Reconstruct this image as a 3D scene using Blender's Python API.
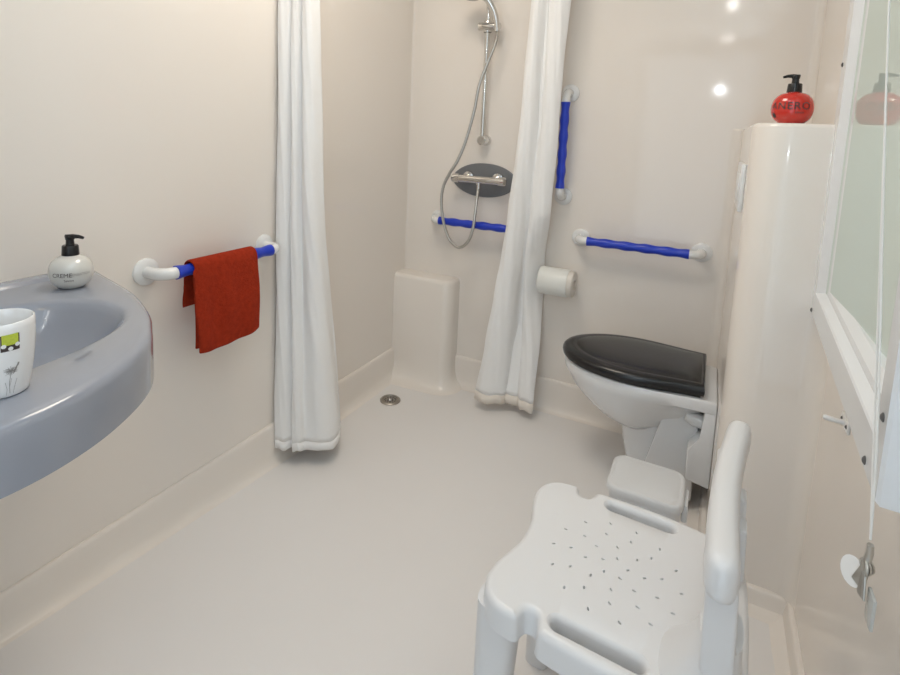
import bpy, bmesh, math, random
from mathutils import Vector, Matrix
random.seed(4)
for o in list(bpy.data.objects): bpy.data.objects.remove(o)
S = bpy.context.scene
C = S.collection
PI = math.pi

# ------------------------------------------------------------------ camera
YAW, PITCH, ROLL = math.radians(28.44), math.radians(6.98), math.radians(-2.23)
F_PX, PPX, PPY, CAM_H = 531.3, 425.4, 196.9, 1.22
cy, sy = math.cos(YAW), math.sin(YAW)
fw = Vector((-sy, cy, 0)); rt = Vector((cy, sy, 0)); dn = Vector((0, 0, -1))
cp, sp = math.cos(PITCH), math.sin(PITCH)
fw2 = fw*cp + dn*sp; dn2 = dn*cp - fw*sp
cr, sr = math.cos(ROLL), math.sin(ROLL)
rt3 = rt*cr + dn2*sr; dn3 = dn2*cr - rt*sr
M = Matrix((rt3, -dn3, -fw2)).transposed().to_4x4()
M.translation = Vector((0, 0, CAM_H))
cam = bpy.data.cameras.new('camera'); co = bpy.data.objects.new('camera', cam); C.objects.link(co)
co.matrix_world = M
cam.sensor_width = 36; cam.lens = F_PX/900*36
cam.shift_x = (450-PPX)/900; cam.shift_y = (PPY-337.5)/900
cam.clip_start = 0.02
S.camera = co

# ------------------------------------------------------------------ world, lights, exposure
S.view_settings.view_transform = 'Standard'; S.view_settings.look = 'None'
S.view_settings.gamma = 1; S.view_settings.use_curve_mapping = False
S.view_settings.exposure = 0.12
w = bpy.data.worlds.new('world'); S.world = w; w.use_nodes = True
w.node_tree.nodes['Background'].inputs[0].default_value = (0.9, 0.95, 1, 1)
w.node_tree.nodes['Background'].inputs[1].default_value = 0.3

def area(name, loc, size, power, col=(1, 1, 1), rot=(0, 0, 0), sizey=None):
    l = bpy.data.lights.new(name, 'AREA'); l.energy = power; l.color = col
    l.size = size
    if sizey: l.shape = 'RECTANGLE'; l.size_y = sizey
    else: l.shape = 'DISK'
    o = bpy.data.objects.new(name, l); C.objects.link(o); o.location = loc; o.rotation_euler = rot
    return o
area('added_ceiling_lamp', (-0.40, 0.62, 2.325), 0.42, 1.1, (0.66, 0.84, 1.0))  # added, unseen: soft overhead light for the front of the room
area('added_shower_lamp', (-0.78, 1.22, 2.325), 0.62, 9.6, (1.0, 0.895, 0.765))  # added, unseen: warm overhead light that brightens the shower corner
area('doorway_fill', (-0.18, -0.62, 1.05), 0.86, 6.6, (0.72, 0.87, 1.0), (math.radians(90), 0, math.radians(8)), 1.8)  # added cool fill in the doorway, brightens surfaces facing the camera
# the photographer's flash: most of it bounced off the ceiling, a little straight ahead
area('bounce_flash', (0.02, -0.02, 1.72), 0.10, 5.8, (0.56, 0.79, 1.0), (math.radians(180+14), math.radians(4), 0))
area('flash_spill', (-0.02, -0.03, 1.61), 0.03, 0.6, (0.88, 0.95, 1.0), (math.radians(80), 0, math.radians(24)))

# ------------------------------------------------------------------ materials
def mat(name, col, rough=0.4, metal=0.0, spec=0.5, coat=0.0, emit=None, estr=0, sub=0.0, bump=None, bstr=0.1, bdist=0.002, var=0.0, vscale=4, alpha=1, trans=0.0):
    m = bpy.data.materials.new(name); m.use_nodes = True
    nt = m.node_tree; b = nt.nodes['Principled BSDF']
    b.inputs['Base Color'].default_value = (*col, 1)
    b.inputs['Roughness'].default_value = rough
    b.inputs['Metallic'].default_value = metal
    b.inputs['Specular IOR Level'].default_value = spec
    b.inputs['Coat Weight'].default_value = coat
    b.inputs['Coat Roughness'].default_value = 0.05
    b.inputs['Transmission Weight'].default_value = trans
    if sub: 
        b.inputs['Subsurface Weight'].default_value = sub; b.inputs['Subsurface Radius'].default_value = (.01, .01, .01)
    if emit:
        b.inputs['Emission Color'].default_value = (*emit, 1); b.inputs['Emission Strength'].default_value = estr
    tc = nt.nodes.new('ShaderNodeTexCoord')
    if var:
        n = nt.nodes.new('ShaderNodeTexNoise'); n.inputs['Scale'].default_value = vscale; n.inputs['Detail'].default_value = 3
        nt.links.new(tc.outputs['Object'], n.inputs['Vector'])
        mx = nt.nodes.new('ShaderNodeMix'); mx.data_type = 'RGBA'
        mx.inputs[6].default_value = (*[c*(1-var) for c in col], 1); mx.inputs[7].default_value = (*[min(1, c*(1+var)) for c in col], 1)
        nt.links.new(n.outputs['Fac'], mx.inputs[0]); nt.links.new(mx.outputs[2], b.inputs['Base Color'])
    if bump:
        if bump[0] == 'noise':
            t = nt.nodes.new('ShaderNodeTexNoise'); t.inputs['Scale'].default_value = bump[1]; t.inputs['Detail'].default_value = 4; out = t.outputs['Fac']
        elif bump[0] == 'check':
            t = nt.nodes.new('ShaderNodeTexVoronoi'); t.inputs['Scale'].default_value = bump[1]; t.inputs['Randomness'].default_value = 0.0
            t.distance = 'CHEBYCHEV'; out = t.outputs['Distance']
        elif bump[0] == 'fabric':
            t = nt.nodes.new('ShaderNodeTexNoise'); t.inputs['Scale'].default_value = bump[1]; t.inputs['Detail'].default_value = 6; t.inputs['Roughness'].default_value = .7; out = t.outputs['Fac']
        nt.links.new(tc.outputs['Object'], t.inputs['Vector'])
        bp = nt.nodes.new('ShaderNodeBump'); bp.inputs['Strength'].default_value = bstr; bp.inputs['Distance'].default_value = bdist
        nt.links.new(out, bp.inputs['Height']); nt.links.new(bp.outputs['Normal'], b.inputs['Normal'])
    return m
CREAM = (0.86, 0.80, 0.735)
m_wall = mat('cream_gelcoat', CREAM, 0.085, bump=('noise', 1.6), bstr=0.04, bdist=0.01, spec=0.5)
m_cove = mat('cream_cove', CREAM, 0.28, spec=0.4)
m_wall_matt = mat('cream_paint', (0.82, 0.78, 0.74), 0.45)
m_floor = mat('cream_floor', (0.83, 0.805, 0.785), 0.42, bump=('check', 160), bstr=0.10, bdist=0.001, var=0.02, vscale=3)
m_ceil = mat('white_ceiling', (0.88, 0.88, 0.87), 0.6)
m_white = mat('white_plastic', (0.82, 0.82, 0.81), 0.28)
m_chair = mat('chair_plastic', (0.77, 0.77, 0.775), 0.32, sub=0.0)
m_hole = mat('dark_recess', (0.10, 0.10, 0.10), 0.6)
m_porc = mat('white_porcelain', (0.80, 0.80, 0.80), 0.12, coat=0.6)
m_lid = mat('black_seat', (0.008, 0.008, 0.009), 0.26, coat=0.1)
m_basin = mat('grey_basin', (0.30, 0.32, 0.37), 0.16, coat=0.5)
m_blue = mat('blue_grip', (0.012, 0.045, 0.52), 0.30)
m_rail = mat('white_rail', (0.80, 0.80, 0.79), 0.22, coat=0.3)
m_chrome = mat('chrome', (0.72, 0.71, 0.69), 0.14, metal=1)
m_hose = mat('hose_metal', (0.50, 0.48, 0.44), 0.32, metal=0.9)
m_grey = mat('grey_plate', (0.17, 0.175, 0.185), 0.35)
m_towel = mat('terracotta_towel', (0.43, 0.040, 0.014), 0.95, spec=0.1, bump=('fabric', 170), bstr=1.0, bdist=0.009, var=0.30, vscale=70)
m_curtain = mat('white_curtain', (0.93, 0.92, 0.905), 0.75, spec=0.2, bump=('fabric', 18), bstr=0.25, bdist=0.01)
m_hem = mat('curtain_hem', (0.86, 0.79, 0.71), 0.8, spec=0.2, var=0.1, vscale=14)
m_paper = mat('paper_roll_cover', (0.80, 0.80, 0.76), 0.35)
m_black = mat('black_pump', (0.008, 0.008, 0.009), 0.25)
m_red = mat('red_soap', (0.62, 0.022, 0.010), 0.12, coat=0.7)
m_pearl = mat('pearl_soap', (0.68, 0.67, 0.63), 0.16, coat=0.8)
m_ink = mat('dark_ink', (0.05, 0.035, 0.035), 0.5)
m_inkgrey = mat('grey_ink', (0.30, 0.29, 0.28), 0.5)
m_cup = mat('white_ceramic', (0.86, 0.86, 0.86), 0.15, coat=0.5)
m_lime = mat('lime_patch', (0.52, 0.60, 0.06), 0.5, var=0.25, vscale=400)
m_steel = mat('drain_steel', (0.40, 0.37, 0.33), 0.38, metal=0.85)
m_frame = mat('white_frame', (0.82, 0.84, 0.86), 0.22, coat=0.3)
m_cord = mat('cord', (0.80, 0.79, 0.76), 0.7)
m_bin = mat('grey_white_bin', (0.74, 0.75, 0.76), 0.35)
m_lamp = mat('lamp_glow', (1, 1, 1), 0.5, emit=(1, 0.97, 0.92), estr=60)
m_lampw = mat('lamp_glow_warm', (1, 1, 1), 0.5, emit=(1, 0.72, 0.35), estr=3.5)
m_clear = mat('clear_plastic', (0.78, 0.80, 0.78), 0.1, trans=0.5)
# mirror-like pale green glass in the wall frame
m_pane = bpy.data.materials.new('green_glass'); m_pane.use_nodes = True
nt = m_pane.node_tree; nt.nodes.remove(nt.nodes['Principled BSDF'])
g = nt.nodes.new('ShaderNodeBsdfGlossy'); g.inputs['Color'].default_value = (0.80, 0.86, 0.82, 1); g.inputs['Roughness'].default_value = 0.0
d = nt.nodes.new('ShaderNodeBsdfDiffuse'); d.inputs['Color'].default_value = (0.68, 0.77, 0.73, 1)
mx = nt.nodes.new('ShaderNodeMixShader'); mx.inputs[0].default_value = 0.42
nt.links.new(d.outputs[0], mx.inputs[1]); nt.links.new(g.outputs[0], mx.inputs[2]); nt.links.new(mx.outputs[0], nt.nodes['Material Output'].inputs[0])

# ------------------------------------------------------------------ helpers
def obj(name, bm, m, parent=None, smooth=35, loc=None):
    bmesh.ops.recalc_face_normals(bm, faces=bm.faces)
    me = bpy.data.meshes.new(name); bm.to_mesh(me); bm.free()
    me.materials.append(m)
    if smooth:
        for p in me.polygons: p.use_smooth = True
        me.set_sharp_from_angle(angle=math.radians(smooth))
    o = bpy.data.objects.new(name, me); C.objects.link(o)
    if parent: o.parent = parent
    if loc: o.location = loc
    return o
def thing(name, label, cat, loc=(0, 0, 0), rot=(0, 0, 0), group=None):
    o = bpy.data.objects.new(name, None); C.objects.link(o); o.location = loc; o.rotation_euler = rot
    o.empty_display_size = 0.05
    o['label'] = label; o['category'] = cat
    if group: o['group'] = group
    return o
def tag(o, label, cat, group=None):
    o['label'] = label; o['category'] = cat
    if group: o['group'] = group
    return o
def struct(o):
    o['kind'] = 'structure'; return o
def box(bm, x0, x1, y0, y1, z0, z1, bev=0, seg=2):
    r = bmesh.ops.create_cube(bm, size=1)
    vs = r['verts']
    for v in vs:
        v.co = Vector((x0+(v.co.x+.5)*(x1-x0), y0+(v.co.y+.5)*(y1-y0), z0+(v.co.z+.5)*(z1-z0)))
    if bev:
        es = list({e for v in vs for e in v.link_edges})
        bmesh.ops.bevel(bm, geom=es, offset=bev, segments=seg, affect='EDGES', profile=0.5)
def catmull(pts, n=8, closed=False):
    P = [Vector(p) for p in pts]; out = []
    N = len(P); rng = range(N) if closed else range(N-1)
    for i in rng:
        if closed: p0, p1, p2, p3 = P[(i-1) % N], P[i], P[(i+1) % N], P[(i+2) % N]
        else: p0, p1, p2, p3 = P[max(i-1, 0)], P[i], P[i+1], P[min(i+2, N-1)]
        for k in range(n):
            t = k/n
            out.append(0.5*((2*p1)+(-p0+p2)*t+(2*p0-5*p1+4*p2-p3)*t*t+(-p0+3*p1-3*p2+p3)*t**3))
    if not closed: out.append(P[-1].copy())
    return out
def tube(bm, pts, r, seg=12, caps=True, rfun=None):
    pts = [Vector(p) for p in pts]; rings = []
    n = None
    for i, p in enumerate(pts):
        t = (pts[min(i+1, len(pts)-1)]-pts[max(i-1, 0)]).normalized()
        if n is None:
            a = Vector((0, 0, 1)) if abs(t.z) < .9 else Vector((1, 0, 0))
            n = t.cross(a).normalized()
        else: n = (n - t*n.dot(t)).normalized()
        b = t.cross(n)
        rr = rfun(i/(len(pts)-1)) if rfun else (r[i] if isinstance(r, (list, tuple)) else r)
        rings.append([bm.verts.new(p + (n*math.cos(2*PI*k/seg)+b*math.sin(2*PI*k/seg))*rr) for k in range(seg)])
    for a, b in zip(rings[:-1], rings[1:]):
        for k in range(seg): bm.faces.new((a[k], a[(k+1) % seg], b[(k+1) % seg], b[k]))
    if caps:
        bm.faces.new(rings[0][::-1]); bm.faces.new(rings[-1])
def lathe(bm, prof, seg=32, origin=(0, 0, 0), axis='z', sx=1, sy=1):
    o = Vector(origin); rings = []
    def pt(r, h, a):
        u, v = r*math.cos(a)*sx, r*math.sin(a)*sy
        return o + {'z': Vector((u, v, h)), 'y': Vector((u, h, v)), 'x': Vector((h, u, v))}[axis]
    for r, h in prof:
        if r < 1e-6: rings.append([bm.verts.new(pt(0, h, 0))])
        else: rings.append([bm.verts.new(pt(r, h, 2*PI*k/seg)) for k in range(seg)])
    for a, b in zip(rings[:-1], rings[1:]):
        if len(a) == 1 and len(b) == 1: continue
        for k in range(seg):
            k2 = (k+1) % seg
            if len(a) == 1: bm.faces.new((a[0], b[k2], b[k]))
            elif len(b) == 1: bm.faces.new((a[k], a[k2], b[0]))
            else: bm.faces.new((a[k], a[k2], b[k2], b[k]))
def loft(bm, rings, cap0=True, cap1=True, closed=True):
    R = [[bm.verts.new(p) for p in r] for r in rings]
    n = len(R[0])
    for a, b in zip(R[:-1], R[1:]):
        for k in range(n if closed else n-1):
            bm.faces.new((a[k], a[(k+1) % n], b[(k+1) % n], b[k]))
    if cap0: bm.faces.new(R[0][::-1])
    if cap1: bm.faces.new(R[-1])
    return R
def prism(bm, poly, a0, a1, axis='y', bev=0):
    """extrude a polygon (list of 2D points) along an axis; axis y: points are (x,z)"""
    def pt(p, h):
        return {'y': Vector((p[0], h, p[1])), 'z': Vector((p[0], p[1], h)), 'x': Vector((h, p[0], p[1]))}[axis]
    a = [bm.verts.new(pt(p, a0)) for p in poly]; b = [bm.verts.new(pt(p, a1)) for p in poly]
    n = len(poly)
    fs = [bm.faces.new(a[::-1]), bm.faces.new(b)]
    for k in range(n): fs.append(bm.faces.new((a[k], a[(k+1) % n], b[(k+1) % n], b[k])))
    if bev:
        es = list({e for f in fs for e in f.edges})
        bmesh.ops.bevel(bm, geom=es, offset=bev, segments=3, affect='EDGES', profile=0.5)
def inset_ring(pts, d):
    """offset a closed 2D outline inwards (counter-clockwise outline)"""
    n = len(pts); out = []
    for i in range(n):
        t = (pts[(i+1) % n]-pts[(i-1) % n]); t = Vector((t.x, t.y)).normalized()
        nn = Vector((-t.y, t.x))
        out.append(Vector((pts[i].x+nn.x*d, pts[i].y+nn.y*d)))
    return out
def text_on_bottle(name, body, size, prof_r, z, ang0, m, parent, track=1.0, off=0.0006):
    """flat lettering wrapped on a body of revolution whose radius at height z is prof_r(z)"""
    cu = bpy.data.curves.new(name, 'FONT'); cu.body = body; cu.size = size; cu.align_x = 'CENTER'; cu.align_y = 'CENTER'
    cu.space_character = track
    to = bpy.data.objects.new(name, cu); C.objects.link(to)
    dg = bpy.context.evaluated_depsgraph_get(); dg.update()
    me = bpy.data.meshes.new_from_object(to.evaluated_get(dg))
    bpy.data.objects.remove(to)
    bm = bmesh.new(); bm.from_mesh(me); bpy.data.meshes.remove(me)
    bmesh.ops.subdivide_edges(bm, edges=[e for e in bm.edges if e.calc_length() > size*.12], cuts=3)
    bmesh.ops.triangulate(bm, faces=bm.faces)
    rz = prof_r(z)
    for v in bm.verts:
        zz = z+v.co.y; a = ang0 + v.co.x/rz; r = prof_r(zz)+off
        v.co = Vector((r*math.cos(a), r*math.sin(a), zz))
    return obj(name, bm, m, parent, smooth=0)

# ------------------------------------------------------------------ room shell
XL, XR, YB, YF, ZC = -1.327, 0.275, 2.264, -0.32, 2.35
def floor_z(x, y):
    # the tray falls towards the drain; a faint crease runs from the drain to the right front
    d_ = (x+1.2)*.776+(y-1.95)*.63
    return max(0.0, 0.056*(1.4-y)) + .016*max(0.0, d_)
bm = bmesh.new()
nx, ny = 120, 160
g = [[bm.verts.new((XL-.02+(XR-XL+.04)*i/nx, YF+(YB+.02-YF)*j/ny, floor_z(XL+(XR-XL)*i/nx, YF+(YB-YF)*j/ny))) for i in range(nx+1)] for j in range(ny+1)]
for j in range(ny):
    for i in range(nx): bm.faces.new((g[j][i], g[j][i+1], g[j+1][i+1], g[j+1][i]))
struct(obj('floor', bm, m_floor, smooth=30))
# left + back walls share a rounded inner corner, each wall its own mesh
def wall(name, x0, x1, y0, y1, z0=-0.05, z1=ZC, m=m_wall, bev=0):
    bm = bmesh.new(); box(bm, x0, x1, y0, y1, z0, z1, bev); return struct(obj(name, bm, m))
wall('wall_left', XL-.08, XL, YF, YB+.08)
wall('wall_back', XL-.08, XR+.08, YB, YB+.08)
wall('wall_right', XR, XR+.08, YF, YB+.08)
bm = bmesh.new(); box(bm, XL-.1, XR+.1, YF, YB+.1, ZC, ZC+.06); struct(obj('ceiling', bm, m_ceil))
# front wall with an open doorway behind the camera
bm = bmesh.new()
box(bm, XL-.08, -0.62, YF-.08, YF, -0.05, ZC); box(bm, -0.62, 0.26, YF-.08, YF, 2.05, ZC); box(bm, 0.26, XR+.08, YF-.08, YF, -0.05, ZC)
struct(obj('wall_front', bm, m_wall_matt))
# the hall beyond the doorway
HY = -6.6
bm = bmesh.new(); box(bm, -1.5, 0.9, HY, YF-.0801, -0.02, 0.078); struct(obj('floor_hall', bm, mat('hall_floor', (0.35, 0.27, 0.2), 0.5)))
bm = bmesh.new(); box(bm, -1.58, -1.5, HY, YF-.0801, -0.02, 2.3); struct(obj('wall_hall_left', bm, m_wall_matt))
bm = bmesh.new(); box(bm, 0.9, 0.98, HY, YF-.0801, -0.02, 2.3); struct(obj('wall_hall_right', bm, m_wall_matt))
bm = bmesh.new(); box(bm, -1.58, .98, HY-.08, HY, -0.02, 2.3); struct(obj('wall_hall_end', bm, m_wall_matt))
bm = bmesh.new(); box(bm, -1.58, .98, HY-.08, YF-.0801, 2.3, 2.36); struct(obj('ceiling_hall', bm, m_ceil))

# panel joint cover and rounded corner fillets
def fillet(name, cx, cyy, sx_, sy_, r, z0, z1, m=m_wall):
    """concave quarter-round strip in a corner at (cx,cyy), opening towards (sx_,sy_)"""
    bm = bmesh.new(); n = 6
    arc = [(cx+sx_*(r-r*math.sin(a)), cyy+sy_*(r-r*math.cos(a))) for a in [k/n*PI/2 for k in range(n+1)]]
    poly = [(cx-sx_*.005, cyy-sy_*.005)] + arc
    prism(bm, poly, z0, z1, 'z')
    return struct(obj(name, bm, m, smooth=50))
fillet('trim_1', XL, YB, 1, -1, 0.012, 0, ZC)
fillet('trim_2', XR, YB, -1, -1, 0.025, 1.2755, ZC)

# moulded upstand (cove) round the tray: profile (offset from wall, height)
PROF = [(-.004, .150), (.006, .150), (.010, .146), (.012, .138), (.013, .120), (.015, .070), (.018, .036), (.025, .014), (.036, .003), (.048, -.0005), (.056, -.005), (-.004, -.03)]
def cove(name, path, normals, hs=1.0):
    bm = bmesh.new()
    rings = []
    for (x, y), (ux, uy) in zip(path, normals):
        fz = floor_z(x, y)
        rings.append([Vector((x+ux*d_, y+uy*d_, (fz*max(0, 1-max(0, h)/.1))+h)) for d_, h in ((a_, b_*hs if b_ > .03 else b_) for a_, b_ in PROF)])
    loft(bm, rings)
    return struct(obj(name, bm, m_cove, smooth=40))
XC, YCF = 0.075, 1.55     # boxing: left face, front face
YS = [YF, -.1, .2, .5, .8, 1.1, 1.4, 1.7, 2.0, YB]
cove('baseboard_left', [(XL, y) for y in YS], [(1, 0)]*len(YS))
cove('baseboard_back', [(XL, YB), (-.9, YB), (-.4, YB), (XC, YB)], [(0, -1)]*4)
cove('baseboard_right', [(XR, y) for y in YS if y < 1.5]+[(XR, YCF+.02)], [(-1, 0)]*8, .42)

# boxing (duct casing) in the right back corner with rounded front corner
bm = bmesh.new()
r = 0.085
ZT = 1.275
def casing_outline(ins=0):
    pts = [(XR+.005, YB+.005), (XC-.03+ins*.0, YB+.005)]
    for k in range(0, 7):      # concave fillet against the back wall
        a = k/6*PI/2; rf = .035
        pts.append((XC+ins-rf+rf*math.sin(a), YB-rf+rf*math.cos(a)))
    for k in range(0, 13):
        a = k/12*PI/2
        pts.append((XC+r-(r-ins)*math.cos(a), YCF+r-(r-ins)*math.sin(a)))
    for k in range(0, 7):      # concave fillet against the right wall
        a = k/6*PI/2; rf = .045
        pts.append((XR-rf+rf*math.sin(a), YCF+ins-rf+rf*math.cos(a)))
    pts.append((XR+.005, YCF-.045))
    return pts
rings = []
for ins, z in [(0, -.03), (0, ZT-.012), (.002, ZT-.005), (.006, ZT-.0012), (.012, ZT)]:
    rings.append([Vector((x, y, z)) for x, y in casing_outline(ins)])
loft(bm, rings)
struct(obj('wall_boxing', bm, m_wall, smooth=50))
# upstand round the boxing foot
path = [(XC, YB), (XC, 2.1), (XC, YCF+r)]; nor = [(-1, 0)]*3
for k in range(1, 9):
    a = k/8*PI/2; path.append((XC+r-r*math.cos(a), YCF+r-r*math.sin(a))); nor.append((-math.cos(a), -math.sin(a)))
path.append((XR, YCF)); nor.append((0, -1))
cove('baseboard_boxing', path, nor, .42)

# small pipe boxing in the back left corner
bm = bmesh.new()
zt = 0.532
def pb(ins):
    pts = [(XL-.004, YB+.004), (XL-.004, 2.162+ins)]
    r2 = .05
    for k in range(7):
        a = k/6*PI/2
        pts.append((-1.02-r2+(r2-ins)*math.sin(a), 2.162+r2-(r2-ins)*math.cos(a)))
    pts.append((-1.02-ins, YB+.004))
    return pts
loft(bm, [[Vector((x, y, z)) for x, y in pb(i)] for i, z in [(-.085, -.006), (-.075, .0008), (-.060, .004), (-.044, .011), (-.029, .022), (-.016, .038), (-.007, .060), (-.002, .085), (0, .12), (0, zt-.02), (.004, zt-.008), (.012, zt-.002), (.022, zt)]])
struct(obj('wall_pipe_boxing', bm, m_wall, smooth=60))

# ------------------------------------------------------------------ ceiling lamp rims (unseen, added to go with the two overhead lights)
for nm, lb, x, y, rr in (('added_ceiling_light', 'added unseen round white ceiling light above the basin side of the room', -.40, .62, .23), ('added_ceiling_light', 'larger added unseen round white ceiling light towards the shower', -.78, 1.22, .33)):
    t = thing(nm, lb, 'ceiling light', (x, y, ZC))
    bm = bmesh.new(); lathe(bm, [(rr, 0), (rr, -.012), (rr-.012, -.016), (rr-.012, 0)], 40); obj('rim', bm, m_white, t)

# ------------------------------------------------------------------ wall frame with glass on the right wall
WX, WY, WA = 0.193, 0.735, math.radians(-3.0)
t = struct(thing('window_1', '', '', (WX, WY, 0), (0, 0, WA)))
del t['label']; del t['category']
zb0, zb1, fy1, wn, wf = 0.822, 1.98, 0.845, 0.048, 0.085
bm = bmesh.new()
# ring profile: flat flange, then a stepped reveal down to the glass (i = fraction of flange width)
def ringpts(i, x, e=0):
    return [Vector((x, wn*i+e, zb0+.062*i+e*1.4)), Vector((x, fy1-wf*i-e*4.5, zb0+.062*i+e*1.4)), Vector((x, fy1-wf*i-e*4.5, zb1-.06*i-e)), Vector((x, wn*i+e, zb1-.06*i-e))]
Rg = [ringpts(0, .075), ringpts(0, .004), ringpts(.06, 0), ringpts(.95, 0), ringpts(1, .002), ringpts(1, .016, .005), ringpts(1, .017, .014), ringpts(1, .030, .022), ringpts(1, .060, .024)]
loft(bm, Rg, cap0=False, cap1=False)
obj('window_frame', bm, m_frame, t, smooth=20)
bm = bmesh.new(); box(bm, .247-WX, .252-WX, wn+.006, fy1-wf-.004, zb0+.068, zb1-.066)
bmesh.ops.rotate(bm, verts=bm.verts, cent=(0, 0, 0), matrix=Matrix.Rotation(-WA, 3, 'Z'))
obj('window_pane', bm, m_pane, t)
def screw(bm, x, y, z, rr=.0055):
    lathe(bm, [(0, x-.0035), (rr*.5, x-.003), (rr, x-.001), (rr, x+.002)], 12, (0, y, z), 'x')
for y, z in ((.020, .918), (.075, .836), (.822, .918), (.800, .832), (.822, 1.41)):
    bm = bmesh.new(); screw(bm, 0, y, z); obj('screw', bm, m_hole, t)

# ------------------------------------------------------------------ grab rails
def grab_rail(label, L, loc, rot, g0=.040, flange=0.037, off=0.072):
    t = thing('grab_rail', label, 'grab rail', loc, rot, 'blue and white grab rails')
    for s in (0, 1):
        x = L*s; sg = 1 if s == 0 else -1
        bm = bmesh.new(); lathe(bm, [(0, 0), (flange, 0), (flange, -.006), (flange-.004, -.0095), (.024, -.012), (0, -.012)], 32, (x, 0, 0), 'y'); obj('flange', bm, m_rail, t)
        bm = bmesh.new()
        pts = [(x, -.008, 0)] + [(x+sg*(.036-.036*math.cos(a)), -(off-.036)-.036*math.sin(a), 0) for a in [k/8*PI/2 for k in range(9)]] + [(x+sg*(g0+.012), -off, 0)]
        tube(bm, pts, .0165, 16); obj('end_tube', bm, m_rail, t)
    bm = bmesh.new()
    n = 60; x0, x1 = g0, L-g0
    # fluted grip: gentle waves and flats
    tube(bm, [(x0+(x1-x0)*k/n, -off, 0) for k in range(n+1)], 0, 16, rfun=lambda u: .0175+.0016*math.cos(u*2*PI*5)); obj('grip', bm, m_blue, t)
    return t
grab_rail('white and blue grab rail on the left wall holding the rust red towel', .43, (XL, .874, .815), (0, 0, PI/2))
grab_rail('upright white and blue grab rail on the back wall beside the curtain', .432, (-.556, YB, .970), (0, -PI/2, 0))
grab_rail('level white and blue grab rail on the back wall above the toilet', .455, (-.470, YB, .803), (0, 0, 0))
grab_rail('white and blue grab rail below the shower mixer, its right end behind the curtain', .45, (-1.148, YB, .811), (0, 0, 0))

# ------------------------------------------------------------------ washbasin
t = thing('washbasin', 'large grey moulded washbasin with bowed front on the left wall', 'washbasin', (0, 0, 0))
YM = 0.30
half0 = [(-1.3275, .745), (-1.25, .722), (-1.18, .703), (-1.11, .683), (-1.05, .664), (-.99, .640), (-.93, .612), (-.88, .580), (-.84, .552), (-.805, .520), (-.775, .484), (-.748, .440), (-.728, .395), (-.715, .345), (-.711, .30)]
half = [(x_, y_+.012*min(1, (x_-XL)/.2)*(1 if x_ < -.8 else max(0, (-.71-x_)/.09))) for x_, y_ in half0]
out = [Vector(p) for p in half]
out += [Vector((p[0], 2*YM-p[1])) for p in half[-2::-1]]
out = [Vector((p.x, p.y)) for p in catmull([(p.x, p.y, 0) for p in out], 4)]
N = len(out)
cx0, ax, by = -1.035, .178, .305
bowl = []
cen = Vector((cx0, YM))
# bowl ring sampled by direction from the bowl centre so the rings pair up
def bowl_pt(dirv, k=1.0, cx=cx0):
    a = math.atan2(dirv.y/by, dirv.x/ax)
    e = 2/2.25
    c, s_ = math.cos(a), math.sin(a)
    return Vector((cx+k*ax*math.copysign(abs(c)**e, c), YM+k*by*math.copysign(abs(s_)**e, s_)))
def offs(pts, d):
    res = []
    for i, p in enumerate(pts):
        tt = (pts[min(i+1, N-1)]-pts[max(i-1, 0)]).normalized()
        nn = Vector((-tt.y, tt.x))
        if (cen-p).dot(nn) < 0: nn = -nn
        q = p+nn*d
        q.x = max(q.x, XL-.0005)
        if i in (0, N-1): q.x = XL-.0005
        res.append(q)
    return res
bm = bmesh.new()
ZR = .853
sec = [(-.0, -.088), (-.0, -.080), (.0, -.040), (.001, -.014), (.004, -.006), (.010, -.0015), (.020, 0)]
rings = [[Vector((p.x, p.y, ZR+dz)) for p in offs(out, d_)] for d_, dz in [(.03, -.092)]+sec]
R = loft(bm, rings, False, False, closed=False)
top = R[-1]; K = 56
bl = []
for k, dz in [(1.06, -.000), (1.02, -.003), (1.0, -.008), (.975, -.020), (.93, -.045), (.84, -.085), (.66, -.118), (.40, -.132), (.15, -.136)]:
    ring = []
    for j in range(K):
        a = 2*PI*j/K; dv = Vector((math.cos(a)*ax, math.sin(a)*by)); p = bowl_pt(dv, k); ring.append(bm.verts.new((p.x, p.y, ZR+dz)))
    bl.append(ring)
for a, b in zip(bl[:-1], bl[1:]):
    for j in range(K): bm.faces.new((a[j], a[(j+1) % K], b[(j+1) % K], b[j]))
bm.faces.new(bl[-1])
es = []
bm.edges.ensure_lookup_table()
def edge(a, b):
    for e in a.link_edges:
        if e.other_vert(a) is b: return e
    return bm.edges.new((a, b))
es += [edge(bl[0][j], bl[0][(j+1) % K]) for j in range(K)]
es += [edge(top[i], top[i+1]) for i in range(N-1)]
es.append(edge(top[-1], top[0]))
bmesh.ops.triangle_fill(bm, edges=es, use_beauty=True)
# underside
und = R[0]
low = [bm.verts.new((cx0-.03+(v.co.x-cx0)*.62, YM+(v.co.y-YM)*.62, ZR-.20)) for v in und]
for i in range(N-1): bm.faces.new((und[i], und[i+1], low[i+1], low[i]))
bm.faces.new(low)
obj('bowl_body', bm, m_basin, t, smooth=40)
bm = bmesh.new()   # low raised ledge along the wall
prism(bm, [(XL, ZR-.004), (XL, ZR+.010), (XL+.022, ZR+.008), (XL+.034, ZR-.004)], YM-.42, YM+.42, 'y', .002)
obj('back_ledge', bm, m_basin, t)
bm = bmesh.new(); lathe(bm, [(0, .004), (.016, .004), (.022, .001), (.022, -.004)], 24, (cx0, YM, ZR-.136)); obj('waste', bm, m_chrome, t)

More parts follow.
